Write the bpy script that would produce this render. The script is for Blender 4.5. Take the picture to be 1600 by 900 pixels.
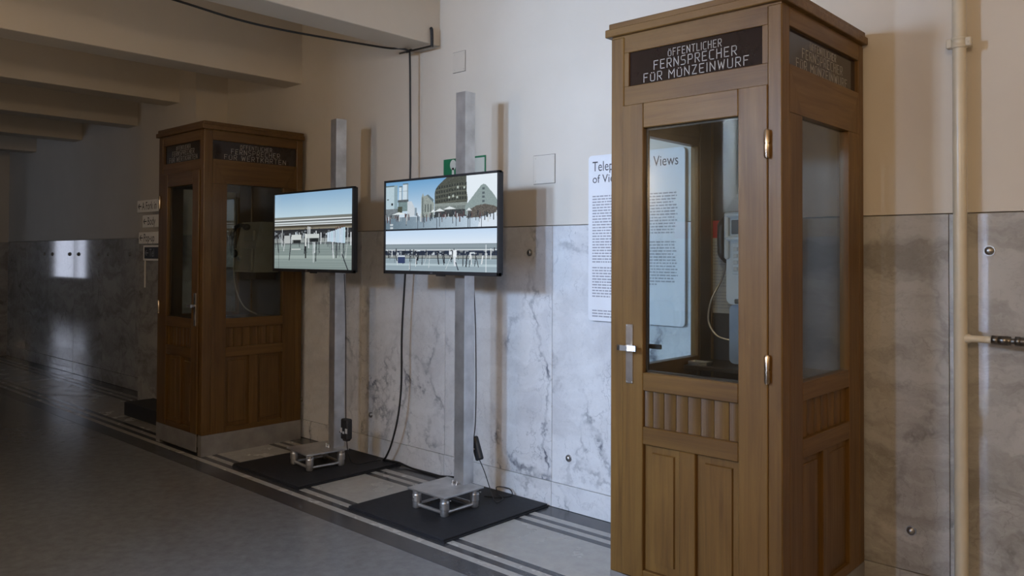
import bpy, bmesh, math, random
import numpy as np
from mathutils import Vector, Matrix

for _o in list(bpy.data.objects):
    bpy.data.objects.remove(_o, do_unlink=True)
S = bpy.context.scene
COL = S.collection

# ------------------------------------------------------------------ camera
PITCH, ROLL, YAW = math.radians(0.926), math.radians(0.2485), math.radians(42.588)
fw = Vector((-math.sin(YAW) * math.cos(PITCH), math.cos(YAW) * math.cos(PITCH), math.sin(PITCH)))
rt = Vector((math.cos(YAW), math.sin(YAW), 0))
up = rt.cross(fw)
r2 = rt * math.cos(ROLL) + up * math.sin(ROLL)
u2 = -rt * math.sin(ROLL) + up * math.cos(ROLL)
cd = bpy.data.cameras.new('camera')
cam = bpy.data.objects.new('camera', cd)
COL.objects.link(cam)
M = Matrix((r2, u2, -fw)).transposed().to_4x4()
M.translation = Vector((0, -3.7336, 1.5))
cam.matrix_world = M
cd.sensor_width = 36
cd.lens = 1251.757 / 1600 * 36
cd.shift_y = -68.594 / 1600
cd.clip_start = 0.05
S.camera = cam

# ------------------------------------------------------------------ world, lights, exposure
S.view_settings.view_transform = 'Standard'
S.view_settings.look = 'None'
S.view_settings.exposure = -0.12
S.view_settings.gamma = 1
S.view_settings.use_curve_mapping = False
w = bpy.data.worlds.new('world')
S.world = w
w.use_nodes = True
bg = w.node_tree.nodes['Background']
bg.inputs[0].default_value = (0.68, 0.74, 0.92, 1)
bg.inputs[1].default_value = 3.6


def area_light(name, loc, sx, sy, power, color, rot):
    l = bpy.data.lights.new(name, 'AREA')
    l.shape = 'RECTANGLE'
    l.size, l.size_y = sx, sy
    l.energy = power
    l.color = color
    o = bpy.data.objects.new(name, l)
    o.location = loc
    o.rotation_euler = rot
    COL.objects.link(o)
    return o


def ball_light(name, loc, power, color, r):
    l = bpy.data.lights.new(name, 'POINT')
    l.energy = power
    l.color = color
    l.shadow_soft_size = r
    o = bpy.data.objects.new(name, l)
    o.location = loc
    COL.objects.link(o)
    return o


OPP = -4.40           # the window wall opposite
TH = 0.80             # its thickness
FACE_IN = (math.radians(90), 0, 0)     # area light shining towards +y
DAY = (0.50, 0.69, 1.0)
WARM = (1.0, 0.74, 0.48)
area_light('daylight_window', (-3.20, OPP - 0.72, 2.62), 0.34, 0.50, 180, DAY, FACE_IN)
area_light('daylight_window', (-2.62, OPP - 0.72, 2.62), 0.28, 0.50, 148, DAY, FACE_IN)
area_light('daylight_door', (-1.80, OPP - 0.70, 1.08), 0.14, 1.8, 80, (0.42, 0.62, 1.0), FACE_IN)
area_light('daylight_window', (-11.6, OPP - 0.40, 2.45), 0.8, 0.7, 8, DAY, FACE_IN)
ball_light('hall_lamp', (.15, -4.15, 2.46), 80, WARM, 0.11)
ball_light('hall_lamp', (2.6, -1.9, 2.45), 26, WARM, 0.10)
ball_light('hall_lamp', (-4.30, -4.15, 2.16), 31, WARM, 0.10)

# ------------------------------------------------------------------ helpers
RND = random.Random(7)


def link(o, parent=None):
    COL.objects.link(o)
    if parent is not None:
        o.parent = parent
    return o


class MB:
    """collects simple shapes into one mesh"""

    def __init__(self):
        self.v, self.f, self.s = [], [], []

    def add(self, vs, fs, smooth=False):
        n = len(self.v)
        self.v += [tuple(p) for p in vs]
        self.f += [tuple(i + n for i in f) for f in fs]
        self.s += [smooth] * len(fs)
        return self

    def box(self, x0, x1, y0, y1, z0, z1, c=0.0):
        if c <= 0:
            v = [(x, y, z) for x in (x0, x1) for y in (y0, y1) for z in (z0, z1)]
            f = [(0, 1, 3, 2), (4, 6, 7, 5), (0, 4, 5, 1), (2, 3, 7, 6), (0, 2, 6, 4), (1, 5, 7, 3)]
            return self.add(v, f)
        c = min(c, (x1 - x0) * .45, (y1 - y0) * .45, (z1 - z0) * .45)
        bm = bmesh.new()
        bmesh.ops.create_cube(bm, size=1)
        for q in bm.verts:
            q.co = Vector(((x0 + x1) / 2 + q.co.x * (x1 - x0), (y0 + y1) / 2 + q.co.y * (y1 - y0),
                           (z0 + z1) / 2 + q.co.z * (z1 - z0)))
        bmesh.ops.bevel(bm, geom=bm.edges[:], offset=c, segments=1, affect='EDGES', profile=.5)
        bm.verts.ensure_lookup_table()
        self.add([q.co[:] for q in bm.verts], [[q.index for q in f.verts] for f in bm.faces])
        bm.free()
        return self

    def prism(self, pts, axis, a, b):
        """extrude a 2D outline (counter clockwise) along axis from a to b"""
        n = len(pts)

        def P(p, t):
            return {'x': (t, p[0], p[1]), 'y': (p[0], t, p[1]), 'z': (p[0], p[1], t)}[axis]
        v = [P(p, a) for p in pts] + [P(p, b) for p in pts]
        f = [tuple(range(n - 1, -1, -1)), tuple(range(n, 2 * n))]
        f += [(i, (i + 1) % n, n + (i + 1) % n, n + i) for i in range(n)]
        return self.add(v, f)

    def tube(self, pts, r, n=10, caps=True):
        pts = [Vector(p) for p in pts]
        rs = r if isinstance(r, (list, tuple)) else [r] * len(pts)
        vs, fs = [], []
        ref = None
        for i, p in enumerate(pts):
            t = (pts[min(i + 1, len(pts) - 1)] - pts[max(i - 1, 0)])
            if t.length < 1e-9:
                t = Vector((0, 0, 1))
            t.normalize()
            if ref is None:
                ref = Vector((0, 0, 1)) if abs(t.z) < .9 else Vector((1, 0, 0))
            a = (ref - t * ref.dot(t)).normalized()
            ref = a
            b = t.cross(a)
            for k in range(n):
                g = 2 * math.pi * k / n
                vs.append(p + (a * math.cos(g) + b * math.sin(g)) * rs[i])
        for i in range(len(pts) - 1):
            for k in range(n):
                fs.append((i * n + k, i * n + (k + 1) % n, (i + 1) * n + (k + 1) % n, (i + 1) * n + k))
        self.add(vs, fs, True)
        if caps:
            self.add(vs[:n], [tuple(range(n - 1, -1, -1))])
            self.add(vs[-n:], [tuple(range(n))])
        return self

    def ball(self, c, r, sx=1, sy=1, sz=1, n=12, m=8):
        vs, fs = [], []
        for i in range(m + 1):
            th = math.pi * i / m
            for k in range(n):
                g = 2 * math.pi * k / n
                vs.append((c[0] + r * sx * math.sin(th) * math.cos(g), c[1] + r * sy * math.sin(th) * math.sin(g),
                           c[2] + r * sz * math.cos(th)))
        for i in range(m):
            for k in range(n):
                fs.append((i * n + k, (i + 1) * n + k, (i + 1) * n + (k + 1) % n, i * n + (k + 1) % n))
        return self.add(vs, fs, True)

    def mesh(self, name):
        me = bpy.data.meshes.new(name)
        me.from_pydata(self.v, [], self.f)
        me.polygons.foreach_set('use_smooth', self.s)
        bm = bmesh.new()
        bm.from_mesh(me)
        bmesh.ops.recalc_face_normals(bm, faces=bm.faces[:])
        bm.to_mesh(me)
        bm.free()
        return me

    def build(self, name, mat, parent=None, loc=None):
        o = bpy.data.objects.new(name, self.mesh(name))
        o.data.materials.append(mat)
        if loc:
            o.location = loc
        return link(o, parent)


def thing(name, label, cat, loc=(0, 0, 0), rz=0, group=None):
    o = bpy.data.objects.new(name, None)
    o.empty_display_size = .1
    o.location = loc
    o.rotation_euler = (0, 0, rz)
    return tag(link(o), label, cat, group)


def tag(o, label, cat, group=None):
    o['label'] = label
    o['category'] = cat
    if group:
        o['group'] = group
    return o


def structure(o):
    o['kind'] = 'structure'
    return o


def smooth_path(pts, k=8):
    """Catmull-Rom through the points"""
    P = [Vector(p) for p in pts]
    out = []
    for i in range(len(P) - 1):
        p0, p1, p2, p3 = P[max(i - 1, 0)], P[i], P[i + 1], P[min(i + 2, len(P) - 1)]
        for j in range(k):
            t = j / k
            out.append(.5 * ((2 * p1) + (-p0 + p2) * t + (2 * p0 - 5 * p1 + 4 * p2 - p3) * t * t +
                             (-p0 + 3 * p1 - 3 * p2 + p3) * t ** 3))
    out.append(P[-1])
    return out


# ------------------------------------------------------------------ materials
def new_mat(name):
    m = bpy.data.materials.new(name)
    m.use_nodes = True
    nt = m.node_tree
    b = nt.nodes['Principled BSDF']
    return m, nt, b


def node(nt, t, **kw):
    n = nt.nodes.new(t)
    for k, v in kw.items():
        setattr(n, k, v)
    return n


def ramp(nt, fac, stops):
    r = node(nt, 'ShaderNodeValToRGB')
    el = r.color_ramp.elements
    while len(el) < len(stops):
        el.new(.5)
    for e, (p, c) in zip(el, stops):
        e.position = p
        e.color = (c[0], c[1], c[2], 1)
    nt.links.new(fac, r.inputs[0])
    return r.outputs[0]


def noise(nt, vec, scale, detail=4, rough=.55, dist=0):
    n = node(nt, 'ShaderNodeTexNoise')
    n.inputs['Scale'].default_value = scale
    n.inputs['Detail'].default_value = detail
    n.inputs['Roughness'].default_value = rough
    n.inputs['Distortion'].default_value = dist
    nt.links.new(vec, n.inputs['Vector'])
    return n


def coords(nt, scale=(1, 1, 1), rnd=True):
    tc = node(nt, 'ShaderNodeTexCoord')
    v = tc.outputs['Object']
    if rnd:
        oi = node(nt, 'ShaderNodeObjectInfo')
        mu = node(nt, 'ShaderNodeVectorMath', operation='SCALE')
        cx = node(nt, 'ShaderNodeCombineXYZ')
        for i in range(3):
            nt.links.new(oi.outputs['Random'], cx.inputs[i])
        nt.links.new(cx.outputs[0], mu.inputs[0])
        mu.inputs['Scale'].default_value = 23.0
        ad = node(nt, 'ShaderNodeVectorMath', operation='ADD')
        nt.links.new(v, ad.inputs[0])
        nt.links.new(mu.outputs[0], ad.inputs[1])
        v = ad.outputs[0]
    m = node(nt, 'ShaderNodeVectorMath', operation='MULTIPLY')
    m.inputs[1].default_value = scale
    nt.links.new(v, m.inputs[0])
    return m.outputs[0]


def mixc(nt, fac, a, b, mode='MIX'):
    m = node(nt, 'ShaderNodeMix', data_type='RGBA', blend_type=mode)
    for s, v in ((m.inputs[0], fac), (m.inputs[6], a), (m.inputs[7], b)):
        if hasattr(v, 'is_linked'):
            nt.links.new(v, s)
        elif isinstance(v, (int, float)):
            s.default_value = v
        else:
            s.default_value = (v[0], v[1], v[2], 1)
    return m.outputs[2]


def bump(nt, b, h, strength=.2, dist=.002):
    n = node(nt, 'ShaderNodeBump')
    n.inputs['Strength'].default_value = strength
    n.inputs['Distance'].default_value = dist
    nt.links.new(h, n.inputs['Height'])
    nt.links.new(n.outputs[0], b.inputs['Normal'])


def plain(name, col, rough=.5, metal=0, var=.12, spec=.5, nscale=12):
    m, nt, b = new_mat(name)
    v = coords(nt)
    n = noise(nt, v, nscale, 4)
    d = tuple(max(0, c * (1 - var)) for c in col)
    l = tuple(min(1, c * (1 + var)) for c in col)
    nt.links.new(ramp(nt, n.outputs[0], [(.3, d), (.7, l)]), b.inputs['Base Color'])
    b.inputs['Roughness'].default_value = rough
    b.inputs['Metallic'].default_value = metal
    b.inputs['Specular IOR Level'].default_value = spec
    return m


def wood(name, grain, dark=1.0):
    m, nt, b = new_mat(name)
    sc = {'x': (1.1, 26, 26), 'y': (26, 1.1, 26), 'z': (26, 26, 1.1)}[grain]
    v = coords(nt, sc)
    n1 = noise(nt, v, 1.6, 6, .62, .6)
    sc2 = {'x': (.9, 3.2, 3.2), 'y': (3.2, .9, 3.2), 'z': (3.2, 3.2, .9)}[grain]
    n2 = noise(nt, coords(nt, sc2), 1.5, 3, .5, .8)
    c1 = ramp(nt, n1.outputs[0], [(.28, (.132 * dark, .064 * dark, .013 * dark)), (.50, (.182 * dark, .094 * dark, .021 * dark)),
                                  (.75, (.225 * dark, .122 * dark, .031 * dark))])
    c2 = ramp(nt, n2.outputs[0], [(.28, (.66, .61, .55)), (.60, (1, 1, 1))])
    c = mixc(nt, .85, c1, c2, 'MULTIPLY')
    oi = node(nt, 'ShaderNodeObjectInfo')
    tone = ramp(nt, oi.outputs['Random'], [(0, (.88, .87, .86)), (1, (1.0, 1.0, 1.0))])
    nt.links.new(mixc(nt, 1.0, c, tone, 'MULTIPLY'), b.inputs['Base Color'])
    rr = ramp(nt, n1.outputs[0], [(.2, (.50,) * 3), (.8, (.38,) * 3)])
    nt.links.new(rr, b.inputs['Roughness'])
    b.inputs['Specular IOR Level'].default_value = .33
    b.inputs['Coat Weight'].default_value = .10
    b.inputs['Coat Roughness'].default_value = .25
    fine = noise(nt, v, 6, 4, .6)
    bump(nt, b, fine.outputs[0], .25, .0012)
    return m


WZ, WX, WY = wood("oak_upright", "z", .88), wood("oak_along_front", "x", .88), wood("oak_along_side", "y", .88)
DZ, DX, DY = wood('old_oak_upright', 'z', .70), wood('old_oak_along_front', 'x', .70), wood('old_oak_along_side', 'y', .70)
WD = wood('dark_stained_oak', 'z', .22)


def marble(name, tone, vein_rgb, smoke, rough):
    m, nt, b = new_mat(name)
    v = coords(nt, (1, 1, 1))
    # warp
    wn = noise(nt, v, 2.2, 5, .6)
    wm = node(nt, 'ShaderNodeVectorMath', operation='SCALE')
    wm.inputs['Scale'].default_value = .55
    nt.links.new(wn.outputs['Color'], wm.inputs[0])
    wa = node(nt, 'ShaderNodeVectorMath', operation='ADD')
    nt.links.new(v, wa.inputs[0])
    nt.links.new(wm.outputs[0], wa.inputs[1])
    wv = node(nt, 'ShaderNodeVectorMath', operation='MULTIPLY')
    wv.inputs[1].default_value = (1.9, 1.9, .85)
    nt.links.new(wa.outputs[0], wv.inputs[0])
    n_j = noise(nt, v, 26, 4, .7)
    js = node(nt, 'ShaderNodeVectorMath', operation='SCALE')
    js.inputs['Scale'].default_value = .10
    nt.links.new(n_j.outputs['Color'], js.inputs[0])
    ja = node(nt, 'ShaderNodeVectorMath', operation='ADD')
    nt.links.new(wv.outputs[0], ja.inputs[0])
    nt.links.new(js.outputs[0], ja.inputs[1])
    vo = node(nt, 'ShaderNodeTexVoronoi', feature='DISTANCE_TO_EDGE')
    vo.inputs['Scale'].default_value = 1.25
    nt.links.new(ja.outputs[0], vo.inputs['Vector'])
    vein = ramp(nt, vo.outputs['Distance'], [(0, (1, 1, 1)), (.018, (.70,) * 3), (.030, (.25,) * 3), (.055, (0, 0, 0))])
    vo2 = node(nt, 'ShaderNodeTexVoronoi', feature='DISTANCE_TO_EDGE')
    vo2.inputs['Scale'].default_value = 4.1
    nt.links.new(ja.outputs[0], vo2.inputs['Vector'])
    vein2 = ramp(nt, vo2.outputs['Distance'], [(0, (.60,) * 3), (.014, (.2,) * 3), (.03, (0, 0, 0))])
    mask = ramp(nt, noise(nt, v, 1.7, 3).outputs[0], [(.40, (0, 0, 0)), (.62, (1, 1, 1))])
    mask2 = ramp(nt, noise(nt, v, 9, 3).outputs[0], [(.36, (.15,) * 3), (.62, (1, 1, 1))])
    a = mixc(nt, 1, vein, mask, 'MULTIPLY')
    a = mixc(nt, 1, a, mask2, 'MULTIPLY')
    b2 = mixc(nt, 1, vein2, mask2, 'MULTIPLY')
    b2 = mixc(nt, 1, b2, mask, 'MULTIPLY')
    allv = mixc(nt, 1, a, b2, 'LIGHTEN')
    cloud = ramp(nt, noise(nt, wv.outputs[0], 1.8, 6, .62).outputs[0], [(.28, (.60, .60, .61)), (.5, (.70, .70, .70)), (.75, (.76, .76, .755))])
    # diagonal smoky streaks
    rot = node(nt, 'ShaderNodeMapping')
    rot.inputs['Rotation'].default_value = (0, math.radians(38), 0)
    rot.inputs['Scale'].default_value = (1.0, 1, 5.0)
    nt.links.new(wa.outputs[0], rot.inputs['Vector'])
    st = ramp(nt, noise(nt, rot.outputs[0], 1.6, 6, .65).outputs[0], [(.36, smoke), (.58, (1, 1, 1))])
    base = mixc(nt, .75, cloud, st, 'MULTIPLY')
    speck = ramp(nt, noise(nt, v, 60, 3, .7).outputs[0], [(.30, (.86,) * 3), (.42, (1, 1, 1))])
    base = mixc(nt, .8, base, speck, 'MULTIPLY')
    base = mixc(nt, 1.0, base, tone, 'MULTIPLY')
    col = mixc(nt, allv, base, vein_rgb)
    nt.links.new(col, b.inputs['Base Color'])
    b.inputs['Roughness'].default_value = rough
    b.inputs['Specular IOR Level'].default_value = .5
    return m


MARBLE = marble('veined_white_marble', (1, 1, 1), (.09, .10, .13), (.86, .855, .85), .16)
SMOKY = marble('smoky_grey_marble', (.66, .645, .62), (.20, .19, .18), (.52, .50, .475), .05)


def plaster():
    m, nt, b = new_mat('cream_plaster')
    v = coords(nt, rnd=False)
    c = ramp(nt, noise(nt, v, 1.3, 5, .6).outputs[0], [(.3, (.600, .548, .470)), (.7, (.655, .600, .520))])
    nt.links.new(c, b.inputs['Base Color'])
    b.inputs['Roughness'].default_value = .6
    b.inputs['Specular IOR Level'].default_value = .25
    return m


PLASTER = plaster()


def floor_mat(name, c0, c1, rough, sc=18):
    m, nt, b = new_mat(name)
    v = coords(nt)
    n = noise(nt, v, sc, 6, .65)
    big = ramp(nt, noise(nt, v, 1.1, 4, .6).outputs[0], [(.15, (.86,) * 3), (.85, (1, 1, 1))])
    c = mixc(nt, .8, ramp(nt, n.outputs[0], [(.3, c0), (.7, c1)]), big, 'MULTIPLY')
    nt.links.new(c, b.inputs['Base Color'])
    rr = ramp(nt, noise(nt, v, 5, 4).outputs[0], [(.3, (rough * .8,) * 3), (.7, (rough * 1.25,) * 3)])
    nt.links.new(rr, b.inputs['Roughness'])
    bump(nt, b, noise(nt, v, 7, 3).outputs[0], .03, .004)
    return m


FIELD = floor_mat('polished_grey_terrazzo', (.155, .156, .158), (.208, .210, .212), .17)
STRIPD = floor_mat('dark_inlaid_terrazzo', (.050, .050, .054), (.072, .072, .076), .2)
STRIPL = floor_mat('pale_inlaid_terrazzo', (.40, .385, .355), (.48, .465, .43), .24)

ALU = plain('scuffed_aluminium', (.60, .60, .60), .38, .85, .22, nscale=7)
STEEL = plain('brushed_steel', (.62, .60, .58), .28, 1, .1, nscale=30)
CHROME = plain('polished_chrome', (.55, .545, .54), .30, 1, .05)
BRASS = plain('worn_brass', (.56, .46, .36), .25, 1, .2)
DARKST = plain('dark_steel_fitting', (.20, .19, .18), .3, 1, .2)
BOLT = plain('dull_bolt_metal', (.40, .39, .38), .32, 1, .1)
PLINTH = plain('galvanised_plinth', (.34, .325, .31), .42, .55, .15, nscale=9)
BLACK = plain('black_plastic', (.016, .016, .018), .48, 0, .1)
RUBBER = plain('black_rubber_mat', (.016, .017, .021), .62, 0, .25, spec=.35, nscale=30)
CABLE = plain('black_cable_rubber', (.012, .012, .012), .45)
GREYPH = plain('grey_phone_plastic', (.58, .63, .66), .34, 0, .05)
BLUEPH = plain('blue_grey_steel', (.27, .34, .43), .4, .2, .1)
BEIGE = plain('beige_phone_enamel', (.33, .30, .235), .42, 0, .08)
KEYC = plain('pale_key_metal', (.55, .56, .57), .3, .4, .05)
LCD = plain('grey_display', (.13, .15, .17), .15, 0, .05)
WHITE = plain('white_board', (.74, .745, .76), .35, 0, .02)
SIGNW = plain('white_sign_plate', (.86, .85, .82), .5, 0, .03)
PAPER = plain('notice_paper', (.46, .45, .43), .7, 0, .05)
RED = plain('red_print', (.55, .022, .014), .5, 0, .05)
GREEN = plain('green_sign_print', (.010, .155, .065), .45, 0, .05)
SIGNCREAM = plain('pale_sign_print', (.58, .59, .52), .5, 0, .03)
INK = plain('dark_print', (.045, .045, .052), .6, 0, .05)
GREYINK = plain('grey_small_print', (.30, .30, .32), .6, 0, .05)
SIGNGLASS = plain('black_brown_sign_glass', (.020, .013, .011), .10, 0, .05)
LETTER = plain('faded_white_lettering', (.37, .355, .33), .5, 0, .1, nscale=40)
PIPE = plain('cream_gloss_paint', (.60, .53, .40), .28, 0, .05)
COVER = plain('painted_cover_plate', (.615, .562, .485), .5, 0, .02)
LABELW = plain('white_sticker', (.55, .55, .54), .5)
TRANSOM = plain('white_window_frame', (.60, .58, .55), .4)
SEAM = plain('shadow_gap', (.20, .18, .155), .8)


def glass():
    m, nt, b = new_mat('clear_pane')
    nt.nodes.remove(b)
    out = nt.nodes['Material Output']
    tr = node(nt, 'ShaderNodeBsdfTransparent')
    tr.inputs[0].default_value = (.90, .94, .94, 1)
    gl = node(nt, 'ShaderNodeBsdfGlossy')
    gl.inputs['Roughness'].default_value = .025
    gl.inputs[0].default_value = (1, 1, 1, 1)
    fr = node(nt, 'ShaderNodeFresnel')
    ge = node(nt, 'ShaderNodeNewGeometry')
    io = node(nt, 'ShaderNodeMapRange')          # the same pane from either side
    io.inputs['To Min'].default_value = 1.5
    io.inputs['To Max'].default_value = 1 / 1.5
    nt.links.new(ge.outputs['Backfacing'], io.inputs['Value'])
    nt.links.new(io.outputs[0], fr.inputs[0])
    v = coords(nt)
    sm = ramp(nt, noise(nt, v, 5, 4).outputs[0], [(.35, (0, 0, 0)), (.75, (.018,) * 3)])
    ad = node(nt, 'ShaderNodeMath', operation='ADD')
    nt.links.new(fr.outputs[0], ad.inputs[0])
    nt.links.new(sm, ad.inputs[1])
    mx = node(nt, 'ShaderNodeMixShader')
    nt.links.new(ad.outputs[0], mx.inputs[0])
    nt.links.new(tr.outputs[0], mx.inputs[1])
    nt.links.new(gl.outputs[0], mx.inputs[2])
    nt.links.new(mx.outputs[0], out.inputs[0])
    return m


GLASS = glass()


def screen_mat():
    m, nt, b = new_mat('lit_screen')
    at = node(nt, 'ShaderNodeAttribute', attribute_name='picture')
    b.inputs['Base Color'].default_value = (.01, .01, .01, 1)
    b.inputs['Roughness'].default_value = .25
    nt.links.new(at.outputs['Color'], b.inputs['Emission Color'])
    b.inputs['Emission Strength'].default_value = 1.0
    return m


SCREEN = screen_mat()

# ------------------------------------------------------------------ setting
XL, XR = -32.0, 3.7
CEIL = 3.5
ZM = 1.690           # top of the marble cladding
ZS = 0.150           # top of the marble skirting
PIL = ((-8.28, -7.10), (-14.9, -13.70))     # pilasters along the wall
PD = 0.31

floor = structure(MB().box(XL, XR, OPP - TH, .3, -.20, 0).build('floor', FIELD))
strips = [(0, -.147, 0), (-.147, -.200, 1), (-.200, -.239, 0), (-.239, -.285, 1), (-.285, -.330, 0), (-.330, -.764, 1),
          (-.764, -.807, 0), (-.807, -.854, 1), (-.854, -.900, 0), (-.900, -.946, 1), (-.946, -1.078, 0)]
for y1, y0, k in strips:
    MB().box(XL, XR, y0 + .0008, y1 - .0008, -.01, .0015).build('inlaid_strip', STRIPL if k else STRIPD, floor)

wall = structure(MB().box(XL, XR, .035, .30, 0, CEIL).build('wall_back', PLASTER))
# upper plaster stands nearly flush with the marble below it
MB().box(XL, XR, .004, .036, ZM + .004, CEIL).build('upper_plaster', PLASTER, wall)


def slab(x0, x1, y0, y1, z0, z1, parent, name='marble_slab'):
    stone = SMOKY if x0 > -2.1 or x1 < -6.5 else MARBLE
    g = .0012
    return MB().box(x0 + g, x1 - g, y0, y1, z0 + g, z1 - g, .0015).build(name, stone, parent)


joints = [XR, 2.3, 1.36, .20, -.93, -2.03, -3.10, -4.05, -4.99, -5.93, -6.55, -7.10]
for b_, a_ in zip(joints[:-1], joints[1:]):
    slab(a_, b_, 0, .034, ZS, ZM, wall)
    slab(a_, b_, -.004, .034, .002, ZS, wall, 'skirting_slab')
jl = [-8.28, -9.117, -10.045, -10.99, -11.936, -12.87, -13.70]
for b_, a_ in zip(jl[:-1], jl[1:]):
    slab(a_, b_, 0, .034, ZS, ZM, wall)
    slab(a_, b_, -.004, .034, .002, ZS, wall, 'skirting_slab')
jx = [-14.9 - .95 * i for i in range(19)]
for b_, a_ in zip(jx[:-1], jx[1:]):
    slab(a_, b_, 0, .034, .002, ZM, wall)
n_ = 0
for p0, p1 in PIL:
    n_ += 1
    pil = structure(MB().box(p0, p1, -PD + .03, .03, 0, CEIL).build('pilaster', PLASTER))
    MB().box(p0 - .001, p1 + .001, -PD + .004, .0, ZM + .004, CEIL).build('upper_plaster', PLASTER, pil)
    xm = (p0 + p1) / 2
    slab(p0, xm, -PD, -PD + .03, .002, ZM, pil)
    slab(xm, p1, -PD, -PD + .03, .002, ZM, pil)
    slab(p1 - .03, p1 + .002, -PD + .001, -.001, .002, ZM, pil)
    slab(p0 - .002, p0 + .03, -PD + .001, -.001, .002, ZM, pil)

# wall bolts
for x, z in ((-3.28, 1.527), (-2.967, .312), (-4.861, .311), (-5.799, .311), (-.779, 1.534), (-1.081, .326)):
    b_ = MB()
    b_.tube([(x, .01, z), (x, -.006, z)], .021, 16)
    b_.ball((x, -.006, z), .018, 1, .75, 1, 16, 8)
    b_.build('wall_bolt', BOLT, wall)
for x in (-12.086, -11.785, -11.147, -10.836, -10.191, -9.899, -9.279, -8.955):
    b_ = MB()
    b_.tube([(x, .01, 1.513), (x, -.006, 1.513)], .024, 12)
    b_.ball((x, -.006, 1.513), .021, 1, .75, 1, 12, 8)
    b_.build('wall_bolt', BOLT, wall)

# painted cover plates let into the plaster
for x0, x1, z0, z1 in ((-3.252, -3.084, 1.951, 2.124), (-3.985, -3.868, 2.752, 2.888)):
    MB().box(x0 - .003, x1 + .003, .0015, .006, z0 - .003, z1 + .003).build('cover_gap', SEAM, wall)
    c_ = MB().box(x0, x1, -.002, .006, z0, z1, .001)
    for px_ in (x0 + .014, x1 - .014):
        for pz_ in (z0 + .016, z1 - .016):
            c_.tube([(px_, .002, pz_), (px_, -.0045, pz_)], .0045, 8)
    c_.build('cover_plate', COVER, wall)

ceiling = structure(MB().box(XL, XR, OPP - TH, .3, CEIL, CEIL + .2).build('ceiling', PLASTER))
for i, (x, z) in enumerate(((-4.125, 2.962), (-5.84, 2.945), (-7.43, 2.945), (-9.12, 2.945), (-10.78, 2.945), (-12.5, 2.945), (-14.2, 2.945),
                            (-15.9, 2.945), (-17.6, 2.945))):
    structure(MB().box(x - .265, x, OPP, .01, z, CEIL + .02, .004).build('trim_%d' % (i + 1), PLASTER))

# window wall behind the camera: piers between openings
wo = structure(MB().box(XL, -25.7, OPP - .10, OPP, 0, CEIL).build('wall_front', PLASTER))
holes = [(-25.7, -23.1, .85, 2.9), (-12.0, -11.2, 2.10, 2.80), (-3.37, -3.03, 1.90, 2.78), (-2.76, -2.48, 1.90, 2.78)]
xs = -25.7
m_ = MB()
door_hole = (-2.01, -1.72, .10, 2.05)
for h in holes:
    if h[0] > xs:
        m_.box(xs, h[0], OPP - TH, OPP, 0, CEIL)
    th = .10 if h[0] < -20 else TH
    m_.box(h[0], h[1], OPP - th, OPP, 0, h[2])
    m_.box(h[0], h[1], OPP - th, OPP, h[3], CEIL)
    xs = h[1]
    if h[2] == 1.90:             # sloping sill
        m_.prism([(OPP - TH, 1.90), (OPP - .02, 1.90), (OPP - .62, 2.37), (OPP - TH, 2.37)], 'x', h[0], h[1])
    if h[1] == -2.48:            # splayed reveal on this side
        xs = -2.02
        m_.box(h[1], xs, OPP - TH, OPP, 0, h[2]).box(h[1], xs, OPP - TH, OPP, h[3], CEIL)
        m_.prism([(h[1], OPP - TH), (xs, OPP - TH), (xs, OPP), (h[1], OPP - .55)], 'z', h[2], h[3])
m_.box(xs, door_hole[0], OPP - TH, OPP, 0, CEIL)
m_.box(door_hole[0], door_hole[1], OPP - TH, OPP, 0, door_hole[2])
m_.box(door_hole[0], door_hole[1], OPP - TH, OPP, door_hole[3], CEIL)
m_.box(door_hole[1], XR, OPP - TH, OPP, 0, CEIL)
m_.build('pier', PLASTER, wo)
for i, h in enumerate(holes + [door_hole]):
    f_ = MB()
    t = .03
    y0, y1 = (OPP - .30, OPP - .25) if h[0] > -20 else (OPP - .08, OPP - .03)
    f_.box(h[0], h[0] + t, y0, y1, h[2], h[3]).box(h[1] - t, h[1], y0, y1, h[2], h[3])
    f_.box(h[0], h[1], y0, y1, h[2], h[2] + t).box(h[0], h[1], y0, y1, h[3] - t, h[3])
    if h[1] - h[0] > 1:
        f_.box(h[1] - .93, h[1] - .87, y0, y1, h[2], h[3])
    structure(f_.build('window_%d' % (i + 1), TRANSOM))
structure(MB().box(XR, XR + .2, OPP - TH, .3, 0, CEIL).build('wall_right', PLASTER))
structure(MB().box(XL - .2, XL, OPP - TH, .3, 0, CEIL).build('wall_left', PLASTER))

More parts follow.
